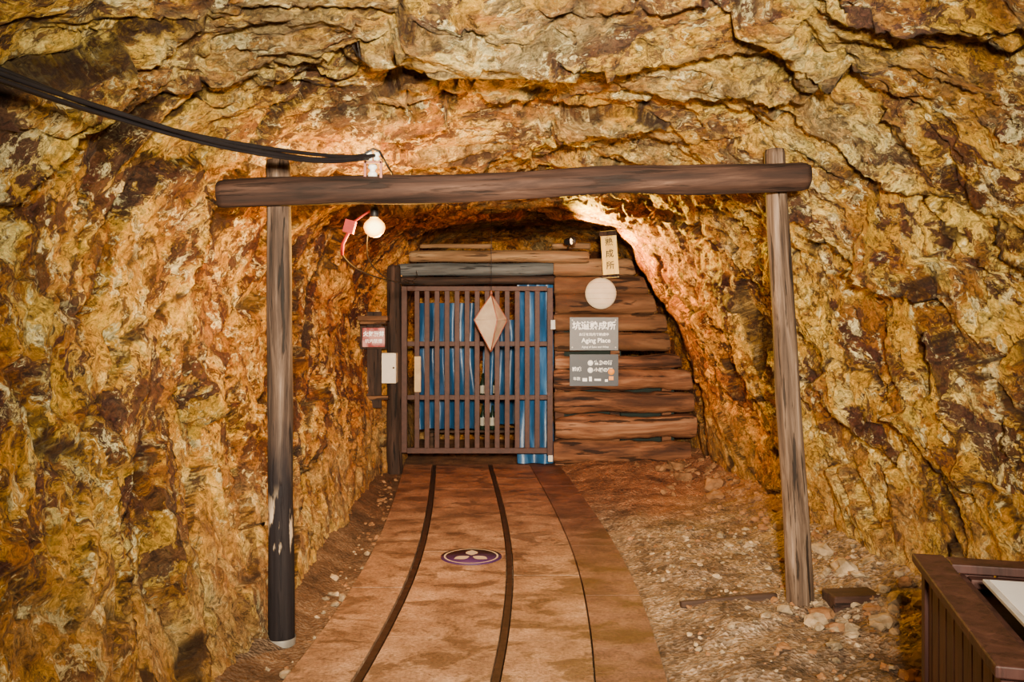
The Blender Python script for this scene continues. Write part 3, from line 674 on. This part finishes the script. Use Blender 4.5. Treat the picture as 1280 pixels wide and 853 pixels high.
b = B(); b.box(at(Lu / 2 + .09, Lv / 2 + .01, H + 0.0), (Lv - 0.22, Lu - 0.32, 0.012), 0, rz); b.box(at(Lu / 2 + .09, Lv / 2 + .01, H + 0.008), (Lv - 0.25, Lu - 0.35, 0.004), 1, rz)
for aa in (.35, .7):
    for cc in (.25, .5): b.box(at(aa, cc, H - 0.05), (0.04, 0.04, 0.10), 0, rz)
parent(b.obj('information_panel', [flat_mat('panel_edge_grey', (0.35, 0.35, 0.37), 0.4, 0.3), flat_mat('panel_white', (0.50, 0.50, 0.54), 0.35, 0, 0.05)], 0.003), gd)

# ------------------------------------------------------------------ rubble
stone = flat_mat('loose_stone', (0.22, 0.155, 0.09), 0.9, 0, 0.75, 9, 0.6, 0.2)
stone_r = flat_mat('rusty_loose_stone', (0.17, 0.08, 0.032), 0.9, 0, 0.7, 9, 0.6, 0.2)
b = B()
import bmesh
bm = bmesh.new(); bmesh.ops.create_icosphere(bm, subdivisions=2, radius=1); ico_v = [v_.co.copy() for v_ in bm.verts]; ico_f = [tuple(x.index for x in f.verts) for f in bm.faces]; bm.free()
def rockst(x, y, r, z=None):
    sd = Vector((random.uniform(0, 99), 0, 0)); sc_ = Vector((random.uniform(.8, 1.4), random.uniform(.7, 1.2), random.uniform(.5, .85)))
    M = Euler((random.uniform(-.3, .3), random.uniform(-.3, .3), random.uniform(0, 6))).to_matrix(); z = fz(x, y) if z is None else z
    vv = []
    for q in ico_v:
        k = 1 + 0.6 * noise.noise(q * 1.3 + sd) + 0.25 * noise.noise(q * 3 + sd)
        vv.append(Vector((x, y, z + r * 0.2)) + M @ Vector((q.x * sc_.x * k, q.y * sc_.y * k, q.z * sc_.z * k)) * r)
    b.add(vv, ico_f, 1 if (y > 6.5 or random.random() < 0.3) else 0, False)
for i in range(420):
    y = random.uniform(3.2, 9.4); x = 2.15 - abs(random.gauss(0, 0.38)); r = 0.008 + abs(random.gauss(0, 0.016))
    if x > cx(y) + 0.85: rockst(x, y, r)
for i in range(300):
    y = random.uniform(3.4, 6.5); x = random.uniform(0.85, 2.0); rockst(x, y, 0.004 + abs(random.gauss(0, 0.007)))
for (x, y, r) in [(1.62, 4.62, .06), (1.44, 4.66, .05), (1.55, 4.52, .055), (1.95, 5.15, .07), (1.85, 4.4, .06), (1.3, 4.5, .035), (2.0, 4.55, .07), (1.63, 4.4, .04), (1.98, 5.6, .06), (1.9, 6.2, .05), (1.75, 7.6, .07), (1.68, 8.6, .09), (1.5, 8.9, .06), (1.85, 8.0, .09), (1.75, 9.2, .11), (1.8, 3.9, .05), (1.5, 4.1, .035)]:
    rockst(x, y, r)
for i in range(90):
    y = random.uniform(3.5, 9.2); x = cx(y) - 0.99 - random.uniform(0, .14); rockst(x, y, 0.006 + abs(random.gauss(0, 0.010)))
for (x, y, r) in [(-1.0, 5.2, .035), (-1.06, 5.3, .025), (-1.05, 4.1, .03)]: rockst(x, y, r)
b.obj('rubble_stones', [stone, stone_r])

# ------------------------------------------------------------------ lights
w = bpy.data.worlds.new('world'); scene.world = w; w.use_nodes = True
w.node_tree.nodes['Background'].inputs[0].default_value = (1, 0.87, 0.64, 1); w.node_tree.nodes['Background'].inputs[1].default_value = 0.12
def area(name, loc, tgt, e, size, col, spread=180):
    l = bpy.data.lights.new(name, 'AREA'); l.energy = e; l.size = size; l.color = col; l.spread = R(spread)
    o = bpy.data.objects.new(name, l); o.location = loc; o.rotation_euler = (Vector(tgt) - Vector(loc)).to_track_quat('-Z', 'Y').to_euler()
    scene.collection.objects.link(o); return o
area('flash_light', (0.5, -0.4, 2.0), (0.1, 6, 1.9), 390, 0.18, (1, 0.88, 0.66))
area('far_fill_light', (0.1, -0.5, 1.9), (0.2, 9, 1.5), 240, 0.2, (1, 0.87, 0.66), 60)  # added fill, lifts the far end against the flash falloff
point('store_light', (0.0, 10.0, 2.1), 3.0, (1, 0.88, 0.7), 0.1)
